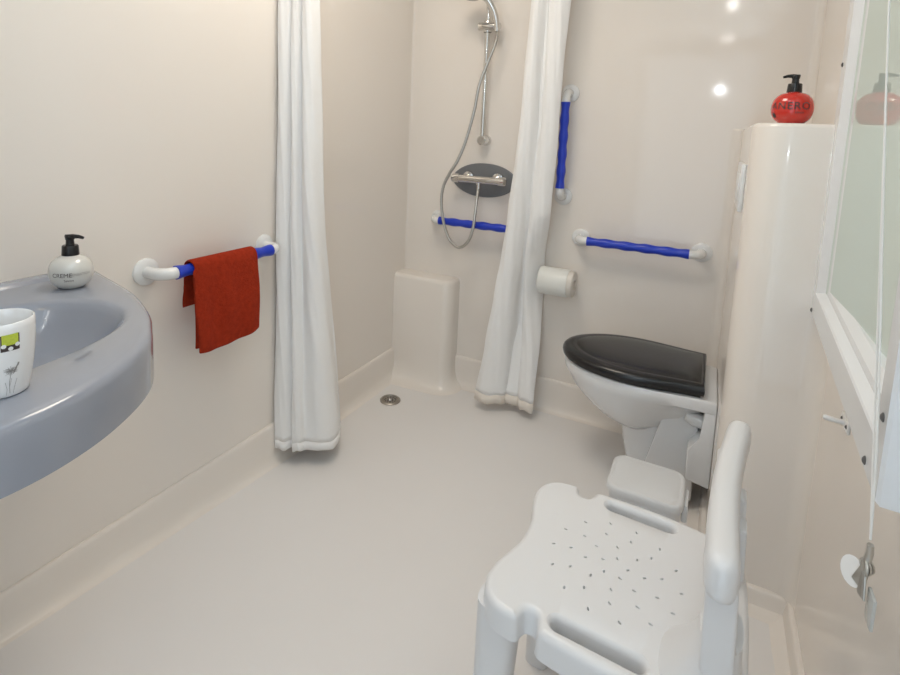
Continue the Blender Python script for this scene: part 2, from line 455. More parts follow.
# ------------------------------------------------------------------ pump bottles
def soap_bottle(label, loc, rb, hb, m_body, spout_ang, text_fn):
    t = thing('soap_bottle', label, 'soap dispenser', loc)
    zc = hb*.5
    def pr(z):
        u = max(-1, min(1, (z-zc)/(hb*.56)))
        return rb*max(.02, (1-abs(u)**2.3))**(1/2.1)
    prof = [(0, 0), (pr(0)*.92, 0), (pr(.002), .002)]+[(pr(hb*k/18), hb*k/18) for k in range(1, 18)]+[(pr(hb*.985)*.9, hb*.985), (.018, hb), (.0135, hb+.004), (0, hb+.004)]
    bm = bmesh.new(); lathe(bm, prof, 40); obj('body', bm, m_body, t, smooth=60)
    bm = bmesh.new(); lathe(bm, [(0, hb-.001), (.0165, hb-.001), (.0168, hb+.003), (.0156, hb+.021), (.0145, hb+.023), (.0085, hb+.0235), (.0075, hb+.036), (0, hb+.036)], 24)
    obj('collar', bm, m_black, t)
    bm = bmesh.new()
    lathe(bm, [(0, hb+.035), (.0085, hb+.035), (.0095, hb+.041), (.008, hb+.044), (0, hb+.044)], 20)
    c, s_ = math.cos(spout_ang), math.sin(spout_ang)
    tube(bm, [(-.009*c, -.009*s_, hb+.0425), (.006*c, .006*s_, hb+.0422), (.018*c, .018*s_, hb+.0418), (.028*c, .028*s_, hb+.039)], [.0035, .005, .004, .003], 10)
    obj('pump_head', bm, m_black, t)
    text_fn(t, pr, hb)
    return t
ZB = ZR+.0003
def txt_white(t, pr, hb):
    a = math.atan2(-.635, 1.215)
    text_on_bottle('lettering', 'CREME', .0125, pr, hb*.50, a-.42, m_ink, t, 1.0)
    text_on_bottle('lettering', 'SENSATION', .0075, pr, hb*.51, a+.42, m_inkgrey, t, 1.0)
    text_on_bottle('lettering', 'Savon', .0075, pr, hb*.34, a-.12, m_ink, t, 1.0)
soap_bottle('pearl white round soap pump bottle with black pump on the grey washbasin', (-1.213, .628, ZB), .0425, .070, m_pearl, math.radians(35), txt_white)
def txt_red(t, pr, hb):
    a = math.atan2(-1.66, -.155)
    text_on_bottle('lettering', 'ANERO', .026, pr, hb*.55, a-.12, m_ink, t, 1.1)
    text_on_bottle('lettering', 'savon', .009, pr, hb*.36, a+.35, m_ink, t, 1.0)
    text_on_bottle('emblem', '\u2022', .05, pr, hb*.24, a-1.0, m_ink, t, 1.0)
soap_bottle('glossy red round soap pump bottle standing on top of the wall boxing', (.160, 1.665, ZT+.0003), .0470, .080, m_red, math.radians(190), txt_red)

# ------------------------------------------------------------------ tumbler
t = thing('tumbler', 'white ceramic tumbler with green patch and flower drawing on the washbasin rim', 'tumbler', (-.812, .328, ZB)); t.scale = (1, 1, 1.06)
def cr_(z):
    u = z/.095
    return .0290+.0105*math.sin(min(1, u*.98)*PI*.58)
bm = bmesh.new()
prof = [(0, 0), (cr_(0)-.002, 0), (cr_(.002), .002)]+[(cr_(.095*k/12), .095*k/12) for k in range(1, 12)]+[(cr_(.095)-.0002, .0945), (cr_(.095)-.0017, .0955), (cr_(.095)-.0034, .0942), (cr_(.08)-.004, .08), (cr_(.04)-.004, .04), (cr_(.01)-.004, .008), (0, .007)]
lathe(bm, prof, 40); obj('cup', bm, m_cup, t, smooth=60)
ta = math.atan2(-.335, .806)+.2
def on_cup(name, polys, m, off):
    bm = bmesh.new()
    for poly in polys:
        vs = [bm.verts.new((x, y, 0)) for x, y in poly]; bm.faces.new(vs)
    bmesh.ops.triangulate(bm, faces=bm.faces)
    bmesh.ops.subdivide_edges(bm, edges=bm.edges[:], cuts=4, use_grid_fill=True)
    for v in bm.verts:
        z = v.co.y; a = ta+v.co.x/.037; r_ = cr_(z)+off
        v.co = Vector((r_*math.cos(a), r_*math.sin(a), z))
    return obj(name, bm, m, t, smooth=0)
def disc(x, y, r_, n=14, sx=1): return [(x+r_*sx*math.cos(2*PI*k/n), y+r_*math.sin(2*PI*k/n)) for k in range(n)]
def rect(x0, x1, y0, y1): return [(x0, y0), (x1, y0), (x1, y1), (x0, y1)]
on_cup('patch_band', [rect(-.007, .0125, .0625, .083)], m_ink, .0003)
on_cup('green_patch', [rect(-.0055, .011, .070, .0835)], m_lime, .0006)
on_cup('dots', [disc(-.004, .0695, .0026), disc(.0028, .0655, .0026), disc(.0098, .0695, .0026)], m_cup, .0009)
def stroke(pts, w_):
    res = []
    for a, b in zip(pts[:-1], pts[1:]):
        a = Vector(a); b = Vector(b); n = Vector((-(b-a).y, (b-a).x)).normalized()*w_
        res.append([tuple(a-n), tuple(b-n), tuple(b+n), tuple(a+n)])
    return res
fl = []
for k in range(26):
    a = k/26*2*PI+random.uniform(-.1, .1); rr = random.uniform(.005, .0085)
    fl += stroke([(.003, .036), (.003+rr*1.15*math.cos(a), .036+rr*.8*math.sin(a))], .00022)
fl += stroke([(.003, .035), (.0008, .020), (.0015, .006)], .00035)+stroke([(.010, .042), (.006, .033)], .0009)+stroke([(.0115, .045), (.010, .041)], .0011)
fl += stroke([(-.004, .022), (-.002, .012), (-.003, .004)], .00025)+stroke([(.010, .024), (.007, .012), (.006, .005)], .00025)+stroke([(.0035, .026), (.001, .014)], .0002)
on_cup('flower_drawing', fl, m_inkgrey, .0004)

# ------------------------------------------------------------------ towel on the left rail
XT, ZTW = XL+.072, .815
bm = bmesh.new()
y0, y1 = .945, 1.184
rows = []
ro = .0240
nv = 34
def towel_path():
    p = []
    for k in range(9): p.append((XT-ro-.002, ZTW-.115+.115*k/8, -1+k/8))
    for k in range(1, 12):
        a = PI-k/12*PI; p.append((XT+ro*math.cos(a), ZTW+ro*math.sin(a), -.02))
    for k in range(0, 21): p.append((XT+ro+.0015+.012*math.sin(k/20*PI*.7), ZTW-.236*k/20, k/20))
    return p
pth = towel_path()
for i, (x, z, u) in enumerate(pth):
    row = []
    for j in range(nv+1):
        v = j/nv
        yy = y0+(y1-y0)*v + .006*math.sin(z*30)*(v-.5) + max(u, 0)*.008*(1-v) + (.022*(1-v) if u < 0 else 0)
        u = max(u, 0)
        xx = x + (.0035*math.sin(v*9+z*22)+.003*math.sin(v*17))*min(1, u*2.0)
        zz = z - u*.010*(v*(1-v)*4-.5) - (.006*(1-v) if u > .9 else 0)
        row.append(bm.verts.new((xx, yy, zz)))
    rows.append(row)
for a, b in zip(rows[:-1], rows[1:]):
    for j in range(nv): bm.faces.new((a[j], a[j+1], b[j+1], b[j]))
to = obj('hand_towel', bm, m_towel, smooth=80)
sm = to.modifiers.new('thick', 'SOLIDIFY'); sm.thickness = .0070; sm.offset = 0
bv = to.modifiers.new('soft', 'SUBSURF'); bv.levels = 1; bv.render_levels = 1
tag(to, 'rust red terry hand towel folded over the left wall grab rail', 'towel')
# the folded under-layer that shows along the bottom edge
bm = bmesh.new()
rows = []
for i in range(13):
    u = i/12; z = ZTW-.02-.209*u
    rows.append([bm.verts.new((XT+ro-.0075+.010*math.sin(u*PI*.7), y0+.010+(y1-y0-.012)*j/12, z-.010*(4*(j/12)*(1-j/12)-.5)*u)) for j in range(13)])
for a, b in zip(rows[:-1], rows[1:]):
    for j in range(12): bm.faces.new((a[j], a[j+1], b[j+1], b[j]))
ul = obj('inner_fold', bm, m_towel, to, smooth=80)
sm = ul.modifiers.new('thick', 'SOLIDIFY'); sm.thickness = .005; sm.offset = 0

# ------------------------------------------------------------------ curtain rail and curtains
ZRAIL = 2.095
bm = bmesh.new()
pts = [(XL, 1.385, ZRAIL)]+[(x, y, ZRAIL) for x, y in [(-1.1, 1.385), (-.82, 1.42), (-.68, 1.54), (-.63, 1.78), (-.622, 2.05), (-.62, YB)]]
tube(bm, catmull(pts, 8), .012, 12)
tag(obj('curtain_rail', bm, m_rail), 'white bent shower curtain rail running from left wall to back wall', 'curtain rail')
def curtain(name, label, sections, hem_h, nper=12, seed=1, wob=.003):
    """sections: list of (z, [plan points]) from top to bottom; same number of plan points each"""
    t = thing(name, label, 'shower curtain', (0, 0, 0), (0, 0, 0), 'white shower curtains')
    rnd = random.Random(seed)
    zs = [s_[0] for s_ in sections]
    cs = [catmull([(x, y, 0) for x, y in s_[1]], nper) for s_ in sections]
    n = len(cs[0])
    ph = [rnd.uniform(0, 6) for _ in range(6)]
    def at(z):
        for i in range(len(zs)-1):
            if zs[i] >= z >= zs[i+1]:
                u = (zs[i]-z)/(zs[i]-zs[i+1]); u2 = u*u*(3-2*u)*.4+u*.6
                return [a.lerp(b, u2) for a, b in zip(cs[i], cs[i+1])]
        return cs[-1]
    zt, zb = zs[0], zs[-1]
    def build(z0, z1, m, nm):
        bm = bmesh.new(); rows = []
        nz = max(2, int((z0-z1)/.02))
        for k in range(nz+1):
            z = z0+(z1-z0)*k/nz
            row = []
            for j, p in enumerate(at(z)):
                wx = wob*math.sin(z*9+ph[0]+j*.11)+wob*.6*math.sin(z*23+ph[1]+j*.23)
                wy = wob*math.sin(z*8+ph[2]+j*.13)+wob*.6*math.sin(z*19+ph[3]+j*.31)
                f = min(1, (zt-z)*3)
                row.append(bm.verts.new((p.x+wx*f, p.y+wy*f, z + 0.004*math.sin(j*.17+ph[4])*max(0, 1-(z-zb)/.12))))
            rows.append(row)
        for a, b in zip(rows[:-1], rows[1:]):
            for j in range(n-1): bm.faces.new((a[j], a[j+1], b[j+1], b[j]))
        o = obj(nm, bm, m, t, smooth=80)
        s_ = o.modifiers.new('thick', 'SOLIDIFY'); s_.thickness = .0015; s_.offset = 0
        return o
    build(zt, zb+hem_h, m_curtain, 'fabric')
    build(zb+hem_h, zb, m_hem if name.endswith('x') else m_curtain, 'hem')
    return t
def bumps(segs, nsub=5):
    """rounded folds: each seg is (start, end, depth vector); creases between"""
    pts = []
    for (a, b, dpt) in segs:
        a = Vector(a); b = Vector(b); dv = Vector(dpt)
        for k in range(nsub):
            u = k/nsub
            pts.append(tuple(a.lerp(b, u)+dv*math.sin(PI*u)**.6))
    pts.append(segs[-1][1])
    return pts
ctop = bumps([((-1.3235, 1.372), (-1.268, 1.382), (0, -.022)), ((-1.268, 1.382), (-1.236, 1.382), (0, -.022)), ((-1.236, 1.382), (-1.192, 1.387), (.004, -.026)), ((-1.192, 1.387), (-1.22, 1.402), (.008, .006)), ((-1.22, 1.402), (-1.3235, 1.397), (0, .012))])
cmid = bumps([((-1.3235, 1.367), (-1.266, 1.377), (0, -.026)), ((-1.266, 1.377), (-1.228, 1.382), (0, -.024)), ((-1.228, 1.382), (-1.168, 1.412), (.012, -.034)), ((-1.168, 1.412), (-1.21, 1.437), (.010, .008)), ((-1.21, 1.437), (-1.3235, 1.422), (0, .012))])
cbot = bumps([((-1.3235, 1.357), (-1.256, 1.377), (.002, -.024)), ((-1.256, 1.377), (-1.212, 1.397), (.004, -.024)), ((-1.212, 1.397), (-1.178, 1.555), (.062, -.030)), ((-1.178, 1.555), (-1.215, 1.560), (.008, .010)), ((-1.215, 1.560), (-1.322, 1.442), (0, .012))])
curtain('shower_curtain', 'white shower curtain bunched in folds against the left wall', [(2.085, ctop), (1.0, cmid), (.060, cbot)], .032, seed=3, wob=.0012)
def rsec(a0, a1, b0, b1, va, dep, back):
    """left flap a0-a1, valley, right flap b0-b1, then a shallow return layer"""
    return bumps([(a0, a1, (.002, -.022)), (a1, b0, (va, dep)), (b0, b1, (0, -.022)), (b1, ((a1[0]+b1[0])/2, b1[1]+back), (.004, .004)), (((a1[0]+b1[0])/2, b1[1]+back), (a0[0]+.02, a0[1]+back), (0, .004))])
rcur = curtain('shower_curtain', 'white shower curtain hanging at the back wall, split low with stained hem', [
    (2.085, rsec((-.682, 2.10), (-.634, 2.115), (-.614, 2.115), (-.540, 2.125), 0, .010, .016)),
    (1.30, rsec((-.712, 2.10), (-.650, 2.125), (-.632, 2.125), (-.563, 2.133), 0, .010, .014)),
    (.90, rsec((-.740, 2.10), (-.668, 2.128), (-.652, 2.128), (-.574, 2.138), 0, .010, .014)),
    (.70, rsec((-.762, 2.10), (-.684, 2.132), (-.672, 2.150), (-.614, 2.248), 0, .014, .008)),
    (.54, rsec((-.785, 2.10), (-.700, 2.132), (-.672, 2.165), (-.612, 2.248), 0, .030, .008)),
    (.30, rsec((-.812, 2.10), (-.712, 2.130), (-.662, 2.160), (-.592, 2.170), 0, .050, .016)),
    (.048, rsec((-.848, 2.095), (-.722, 2.120), (-.668, 2.150), (-.588, 2.120), 0, .055, .020))], .040, seed=9, wob=.0015)
for ch in rcur.children:
    if ch.name.startswith('hem'): ch.data.materials[0] = m_hem; ch['label'] = 'stained beige hem'

# ------------------------------------------------------------------ toilet roll holder
t = thing('toilet_roll_holder', 'white covered toilet roll holder on the back wall beside the curtain', 'toilet roll holder', (-.542, 2.176, .618))
bm = bmesh.new(); lathe(bm, [(0, -.068), (.050, -.068), (.056, -.064), (.058, -.058), (.058, .050), (.057, .055), (0, .055)], 36, (0, 0, 0), 'x'); obj('cover', bm, m_paper, t)
bm = bmesh.new(); lathe(bm, [(0, .055), (.0545, .055), (.0555, .060), (.0545, .074), (.051, .078), (.020, .078), (.019, .070), (0, .070)], 36, (0, 0, 0), 'x'); obj('end_cap', bm, mat('translucent_cap', (.70, .66, .60), .3), t)
bm = bmesh.new(); box(bm, .010, .060, .040, .0880, -.03, .03, .004); obj('wall_bracket', bm, m_white, t)

# ------------------------------------------------------------------ shower set
t = thing('shower_mixer', 'chrome bar shower mixer on grey oval backplate on the back wall', 'shower mixer', (-.922, YB, 1.010))
bm = bmesh.new()
pts = []
for k in range(48):
    a = 2*PI*k/48; c, s_ = math.cos(a), math.sin(a)
    x = .160*math.copysign(abs(c)**.92, c); z = .078*math.copysign(abs(s_)**1.25, s_)
    pts.append((min(x, .152), z))
loft(bm, [[Vector((x*k, -d_, z*k)) for x, z in pts] for k, d_ in [(1, -.001), (1, .005), (.97, .009), (.90, .011)]]); obj('backplate', bm, m_grey, t)
bm = bmesh.new()
tube(bm, [(-.135, -.066, .006), (-.128, -.066, .006), (-.098, -.066, .006), (-.096, -.066, .006), (.092, -.066, .006), (.094, -.066, .006), (.122, -.066, .006), (.128, -.066, .006)], [.014, .020, .020, .0165, .0165, .020, .020, .015], 20); obj('mixer_bar', bm, m_chrome, t, smooth=30)
for x in (-.072, .072):
    bm = bmesh.new(); lathe(bm, [(0, -.060), (.013, -.060), (.013, -.030), (.025, -.026), (.027, -.010), (.027, -.004), (0, -.004)], 20, (x, 0, .012), 'y'); obj('wall_union', bm, m_chrome, t)
bm = bmesh.new(); tube(bm, [(0, -.066, -.006), (0, -.066, -.016), (0, -.066, -.017), (0, -.066, -.036)], [.010, .010, .008, .008], 14); obj('outlet', bm, m_chrome, t)

YR = YB-.052
t = thing('shower_rail', 'chrome riser rail with slider on the back wall above the mixer', 'shower rail', (-.922, YB, 0))
bm = bmesh.new(); tube(bm, [(0, -.052, 1.178), (0, -.052, 1.86)], .0105, 16); obj('rail', bm, m_chrome, t)
for z in (1.192, 1.845):
    bm = bmesh.new(); lathe(bm, [(0, -.066), (.016, -.066), (.021, -.062), (.021, -.030), (.019, -.012), (.024, -.004), (.024, 0), (0, 0)], 24, (0, 0, z), 'y'); obj('wall_bracket', bm, m_chrome, t)
bm = bmesh.new()
tube(bm, [(-.040, -.060, 1.683), (-.036, -.060, 1.684), (.055, -.068, 1.680), (.062, -.069, 1.680)], [.013, .0175, .0175, .014], 18)
lathe(bm, [(.017, -.024), (.018, -.022), (.018, .022), (.017, .024)], 18, (0, -.052, 1.683)); obj('slider', bm, m_chrome, t)
# hand shower
t = thing('hand_shower', 'chrome hand shower clipped in the slider of the riser rail', 'shower head')
bm = bmesh.new()
hp = [(-.864, YR-.036, 1.655), (-.870, YR-.038, 1.70), (-.884, YR-.045, 1.745), (-.908, YR-.058, 1.785), (-.935, YR-.070, 1.805)]
tube(bm, catmull(hp, 6), .0125, 14, rfun=lambda u: .0105+.006*u); obj('handle', bm, m_chrome, t)
hd = bpy.data.objects.new('head', None)
bm = bmesh.new(); lathe(bm, [(0, .030), (.030, .026), (.046, .010), (.048, .0), (.044, -.004), (0, -.004)], 28); h1 = obj('head', bm, m_chrome, t)
bm = bmesh.new(); lathe(bm, [(0, -.008), (.040, -.008), (.042, -.004), (0, -.0035)], 28); h2 = obj('spray_face', bm, m_grey, h1)
h1.location = (-.965, YR-.088, 1.802); h1.rotation_euler = (math.radians(35), math.radians(25), 0)
bpy.data.objects.remove(hd)
# hose
bm = bmesh.new()
YH = YB-.066
hz = [(-.922, YH, .972), (-.921, YH-.012, .94), (-.917, YH-.034, .87), (-.921, YH-.042, .80), (-.942, YH-.044, .737), (-.986, YH-.044, .706), (-1.033, YH-.044, .737), (-1.066, YH-.044, .81), (-1.082, YH-.044, .90), (-1.077, YH-.044, .97), (-1.052, YH-.044, 1.03), (-1.016, YH-.042, 1.09), (-.988, YH-.036, 1.16), (-.965, YH-.034, 1.24), (-.944, YH-.034, 1.33), (-.928, YH-.034, 1.43), (-.898, YH-.030, 1.52), (-.872, YH-.026, 1.59), (-.864, YH-.022, 1.63), (-.864, YH-.020, 1.654)]
hp = catmull(hz, 14)
tube(bm, hp, .0068, 10, rfun=lambda u: .0068+.0006*math.sin(u*700))
tag(obj('shower_hose', bm, m_hose), 'metal shower hose looping from the mixer up to the hand shower', 'shower hose')

# ------------------------------------------------------------------ floor drain
t = thing('floor_drain', 'round steel floor drain in the shower floor near the pipe boxing', 'drain', (-1.200, 1.955, 0.0))
bm = bmesh.new(); lathe(bm, [(0, .002), (.030, .0025), (.034, .003), (.036, .007), (.043, .0065), (.047, .003), (.047, 0)], 36); obj('rim', bm, m_steel, t)
bm = bmesh.new()
for ring, n in ((.012, 6), (.024, 12)):
    for k in range(n):
        a = 2*PI*k/n
        lathe(bm, [(0, .0036), (.0032, .0034), (.0036, .002)], 8, (ring*math.cos(a), ring*math.sin(a), 0))
obj('slots', bm, m_hole, t)
bm = bmesh.new(); lathe(bm, [(0, .006), (.005, .0055), (.007, .002)], 14); obj('centre_screw', bm, m_chrome, t)

# ------------------------------------------------------------------ toilet
TY = 1.94
t = thing('toilet', 'white wall hung toilet with black lid facing left beside the wall boxing', 'toilet', (0, TY, 0))
def egg(n, x0, x1, wb, wm, k=1.0):
    """outline: tip at x0, straight back at x1; half width wb at back, wm at widest"""
    pts = []
    L = x1-x0
    top = []
    for i in range(n+1):
        u = i/n            # 0 tip .. 1 back
        uu = u**1.9
        x = x0+L*uu
        s_ = (x-x0)/L
        wv = wm*math.sqrt(max(0, 1-((.52-s_)/.52)**2)) if s_ < .52 else wb+(wm-wb)*(0.5+0.5*math.cos((s_-.52)/.48*PI))**.9
        top.append((x, wv*k))
    pts = [(x, -w_) for x, w_ in top] + [(x, w_) for x, w_ in top[:0:-1]]
    return pts
def eggring(x0, x1, wb, wm, z, tilt=0): return [Vector((x, y, z)) for x, y in egg(20, x0, x1, wb, wm)]
ZRIM = .430
bm = bmesh.new()
rings = []
for x0, x1, wb, wm, z in [(-.420, .060, .150, .172, ZRIM), (-.426, .060, .152, .176, ZRIM-.006), (-.423, .060, .152, .175, ZRIM-.036), (-.412, .035, .120, .170, ZRIM-.050), (-.392, -.010, .10, .158, ZRIM-.085), (-.352, -.045, .085, .140, ZRIM-.125), (-.298, -.075, .065, .115, ZRIM-.165), (-.245, -.10, .05, .085, ZRIM-.190)]:
    rings.append(eggring(x0, x1, wb, wm, z))
loft(bm, rings)
obj('bowl', bm, m_porc, t, smooth=50)
bm = bmesh.new()      # flat deck at the back
box(bm, -.120, .0745, -.157, .150, ZRIM-.040, ZRIM+.001, .008, 3); obj('deck', bm, m_porc, t)
bm = bmesh.new()      # trap / foot below the bowl
rings = []
for x0, x1, wd, z in [(-.222, .030, .064, ZRIM-.13), (-.214, .030, .066, ZRIM-.19), (-.198, .030, .074, .16), (-.178, .030, .080, .08), (-.168, .030, .082, .015)]:
    rr = []
    for k in range(28):
        a = 2*PI*k/28; c, s_ = math.cos(a), math.sin(a); e = .55
        rr.append(Vector(((x0+x1)/2+(x1-x0)/2*math.copysign(abs(c)**e, c), wd*math.copysign(abs(s_)**e, s_), z)))
    rings.append(rr)
loft(bm, rings); obj('pedestal', bm, m_porc, t, smooth=50)
bm = bmesh.new()      # side web that runs diagonally to the wall casing
prism(bm, [(-.140, .05), (-.060, .385), (.03, .385), (.03, .05)], -.092, .092, 'y', .006); obj('trap_web', bm, m_porc, t)
bm = bmesh.new()      # casing against the boxing
prism(bm, [(.040, ZRIM-.02), (.040, .305), (.004, .262), (.006, .160), (.0745, .148), (.0745, ZRIM-.02)], -.155, .145, 'y', .005); obj('wall_casing', bm, m_porc, t)
bm = bmesh.new(); tube(bm, [(.045, -.10, .335), (.015, -.10, .340), (-.01, -.10, .347)], [.022, .022, .016], 16); obj('flush_elbow', bm, m_white, t)
# seat ring and lid
bm = bmesh.new()
loft(bm, [eggring(x0, .026, wb-.006, wm-.002, ZRIM+z) for x0, wb, wm, z in [(-.424, .150, .174, .003), (-.430, .153, .179, .007), (-.430, .153, .179, .014), (-.426, .150, .176, .018)]])
obj('seat_ring', bm, m_lid, t, smooth=50)
bm = bmesh.new()
loft(bm, [eggring(x0, x1, wb, wm, ZRIM+z) for x0, x1, wb, wm, z in [(-.434, .034, .152, .182, .012), (-.436, .036, .154, .184, .022), (-.434, .036, .153, .182, .031), (-.427, .035, .150, .177, .038), (-.412, .033, .145, .166, .0435), (-.394, .028, .134, .152, .0460), (-.389, .026, .131, .148, .0448), (-.384, .024, .128, .145, .0458), (-.360, .014, .112, .128, .050), (-.300, -.02, .085, .09, .053), (-.22, -.10, .03, .03, .054)]])
lid = obj('lid', bm, m_lid, t, smooth=40)
for s_ in (-1, 1):
    bm = bmesh.new(); box(bm, .012, .034, s_*.085-.022, s_*.085+.022, ZRIM+.001, ZRIM+.016, .004); obj('hinge', bm, m_lid, t)

# flush plate on the boxing's left face
t = thing('flush_plate', 'white rectangular flush plate on the side of the wall boxing above the toilet', 'flush plate', (XC, 1.80, 1.098))
bm = bmesh.new(); box(bm, -.012, 0, -.125, .125, -.062, .068, .003); obj('plate', bm, m_white, t)
bm = bmesh.new(); box(bm, -.0145, -.011, -.085, .085, -.035, .040, .003); obj('push_button', bm, m_white, t)

# ------------------------------------------------------------------ pedal bin
t = thing('pedal_bin', 'small white pedal bin standing between toilet and shower chair', 'bin', (-.088, 1.540, floor_z(-.088, 1.54)))
def rrect(wx, wy, rr, z, n=6):
    pts = []
    for (sx_, sy_, a0) in ((1, 1, 0), (-1, 1, PI/2), (-1, -1, PI), (1, -1, 1.5*PI)):
        for k in range(n+1):
            a = a0+k/n*PI/2; pts.append(Vector((sx_*(wx-rr)+rr*math.cos(a), sy_*(wy-rr)+rr*math.sin(a), z)))
    return pts
bm = bmesh.new(); loft(bm, [rrect(.082, .072, .03, .004), rrect(.086, .076, .03, .02), rrect(.092, .083, .032, .240)]); obj('bucket', bm, m_bin, t)
bm = bmesh.new(); loft(bm, [rrect(.096, .087, .034, .238), rrect(.098, .089, .034, .244), rrect(.098, .089, .034, .256), rrect(.094, .085, .032, .2625), rrect(.089, .080, .030, .264), rrect(.086, .077, .028, .2625), rrect(.080, .071, .026, .265), rrect(.05, .04, .02, .267)]); obj('lid', bm, m_bin, t, smooth=45)
bm = bmesh.new(); box(bm, .094, .108, -.04, .04, .195, .245, .004); obj('hinge', bm, m_bin, t)
bm = bmesh.new(); box(bm, -.125, -.075, -.022, .022, .012, .022, .004); obj('pedal', bm, m_bin, t)

# ------------------------------------------------------------------ shower chair
CYM = .94
t = thing('shower_chair', 'white moulded plastic shower chair with perforated seat in the foreground', 'shower chair', (0, CYM, 0), (0, 0, math.radians(-2.2)))
ZS = .452
hc = [(-.261, 0), (-.262, .028), (-.267, .050), (-.276, .080), (-.283, .112), (-.282, .142), (-.270, .170), (-.248, .187), (-.222, .192), (-.2075, .190), (-.2035, .178), (-.199, .168), (-.189, .164), (-.179, .168), (-.1745, .179), (-.1705, .192), (-.159, .198), (-.12, .201), (-.06, .203), (.0, .200), (.05, .192), (.085, .175), (.106, .145), (.114, .10), (.116, .05), (.117, 0)]
# counter-clockwise outline (x right, y up): start at the front centre, go along the -y side first
ctrl = [(x, -y) for x, y in hc] + [(x, y) for x, y in hc[-2:0:-1]]
ol = [Vector((p.x, p.y)) for p in catmull([(x, y, 0) for x, y in ctrl], 4, True)]
bm = bmesh.new()
rf = .012
prof = [(rf, 0)]+[(rf-rf*math.sin(a), -rf+rf*math.cos(a)) for a in [PI/2*k/5 for k in range(1, 6)]]+[(-.001, -.028), (-.002, -.046), (.003, -.048), (.006, -.046), (.006, -.016)]
def dish(x, y):
    return -.006*math.exp(-((x+.09)**2+(y)**2)/.015)
rings = [[Vector((p.x, p.y, ZS+dz)) for p in inset_ring(ol, d_)] for d_, dz in prof]
Rr = loft(bm, rings, False, False)
edges = []
top = Rr[0]
def edge2(a, b):
    for e in a.link_edges:
        if e.other_vert(a) is b: return e
    return bm.edges.new((a, b))
for k in range(len(top)): edges.append(edge2(top[k], top[(k+1) % len(top)]))
def hole(outline, depth, r_=.004):
    n = len(outline); rr = []
    for ins, dz in [(0, 0), (r_*.3, -r_*.25), (r_*.75, -r_*.7), (r_, -r_*1.6), (r_, -depth)]:
        c = Vector((sum(p[0] for p in outline)/n, sum(p[1] for p in outline)/n))
        ring = []
        for i in range(n):
            tt = Vector((outline[(i+1) % n][0]-outline[i-1][0], outline[(i+1) % n][1]-outline[i-1][1])).normalized(); nn = Vector((-tt.y, tt.x))
            ring.append(bm.verts.new((outline[i][0]+nn.x*ins, outline[i][1]+nn.y*ins, ZS+dz)))
        rr.append(ring)
    for a, b in zip(rr[:-1], rr[1:]):
        for k in range(n): bm.faces.new((a[k], a[(k+1) % n], b[(k+1) % n], b[k]))
    for k in range(n): edges.append(edge2(rr[0][k], rr[0][(k+1) % n]))
def slot(x0, x1, y, hw, n=8):
    pts = [(x1+hw*math.cos(a), y+hw*math.sin(a)) for a in [-PI/2+PI*k/n for k in range(n+1)]]
    pts += [(x0+hw*math.cos(a), y+hw*math.sin(a)) for a in [PI/2+PI*k/n for k in range(n+1)]]
    return pts
hole(slot(-.130, -.022, .166, .0185), .03, .007)
hole(slot(-.146, -.028, -.165, .0185), .03, .007)
# drain holes: radial pattern
HC = []
for rad, n, ph in ((.022, 5, .3), (.048, 8, .1), (.075, 11, .25), (.104, 14, .05)):
    for k in range(n):
        a = ph+2*PI*k/n
        x, y = -.093+rad*1.06*math.cos(a), rad*1.10*math.sin(a)
        HC.append((x, y, a))
for x, y, a in HC:
    c, s_ = math.cos(a+.6), math.sin(a+.6)
    pts = []
    for k in range(8):
        b = 2*PI*k/8; u, v = .0042*math.cos(b), .0024*math.sin(b)
        pts.append((x+u*c-v*s_, y+u*s_+v*c))
    hole(pts, .018, .0006)
bmesh.ops.triangle_fill(bm, edges=edges, use_beauty=True)
obj('seat', bm, m_chair, t, smooth=40)
bm = bmesh.new()      # closed underside
prism(bm, [(p.x, p.y) for p in inset_ring(ol, .0062)], ZS-.0455, ZS-.040, 'z'); obj('under_seat', bm, m_chair, t)
# curved back corners of the seat that carry the backrest
for s_ in (-1, 1):
    bm = bmesh.new(); rings = []
    for u in [k/8 for k in range(9)]:
        z = ZS-.012+u*.105
        fl_ = (1-u)**1.8
        xa = .046-(.060 if s_ < 0 else .004)*fl_; xb = .100+.010*fl_
        ya = .088-.04*fl_; yb_ = .182+.012*fl_
        rr = []
        for k in range(28):
            a = 2*PI*k/28; c, q = math.cos(a), math.sin(a)
            rr.append(Vector(((xa+xb)/2+(xb-xa)/2*math.copysign(abs(c)**.75, c), s_*((ya+yb_)/2+(yb_-ya)/2*math.copysign(abs(q)**.75, q)), z)))
        rings.append(rr)
    loft(bm, rings); obj('back_support', bm, m_chair, t, smooth=60)
# backrest: thick bowed panel
bm = bmesh.new(); rings = []
NB = 40
for k in range(NB+1):
    v = k/NB; yy = -.226+.438*v
    xc = .064+.018*v-.010*math.sin(v*PI)
    d_ = min(v, 1-v)*.458
    e = min(1, d_/.030); rs = math.sqrt(max(0, 1-(1-e)**2))
    zc, hz_ = .665, .032*(.70+.30*rs); th = .0205*(.30+.70*rs)
    rr = []
    for j in range(24):
        a = 2*PI*j/24; c, q = math.cos(a), math.sin(a)
        rr.append(Vector((xc+th*math.copysign(abs(c)**.75, c), yy, zc+hz_*math.copysign(abs(q)**.55, q)+.006*(1-v))))
    rings.append(rr)
loft(bm, rings); obj('backrest', bm, m_chair, t, smooth=60)
for s_ in (-1, 1):
    bm = bmesh.new(); prism(bm, [(.050, ZS+.05), (.047, .64), (.086, .64), (.092, ZS+.05)], s_*.135-.05, s_*.135+.05, 'y', .006); obj('back_strut', bm, m_chair, t)
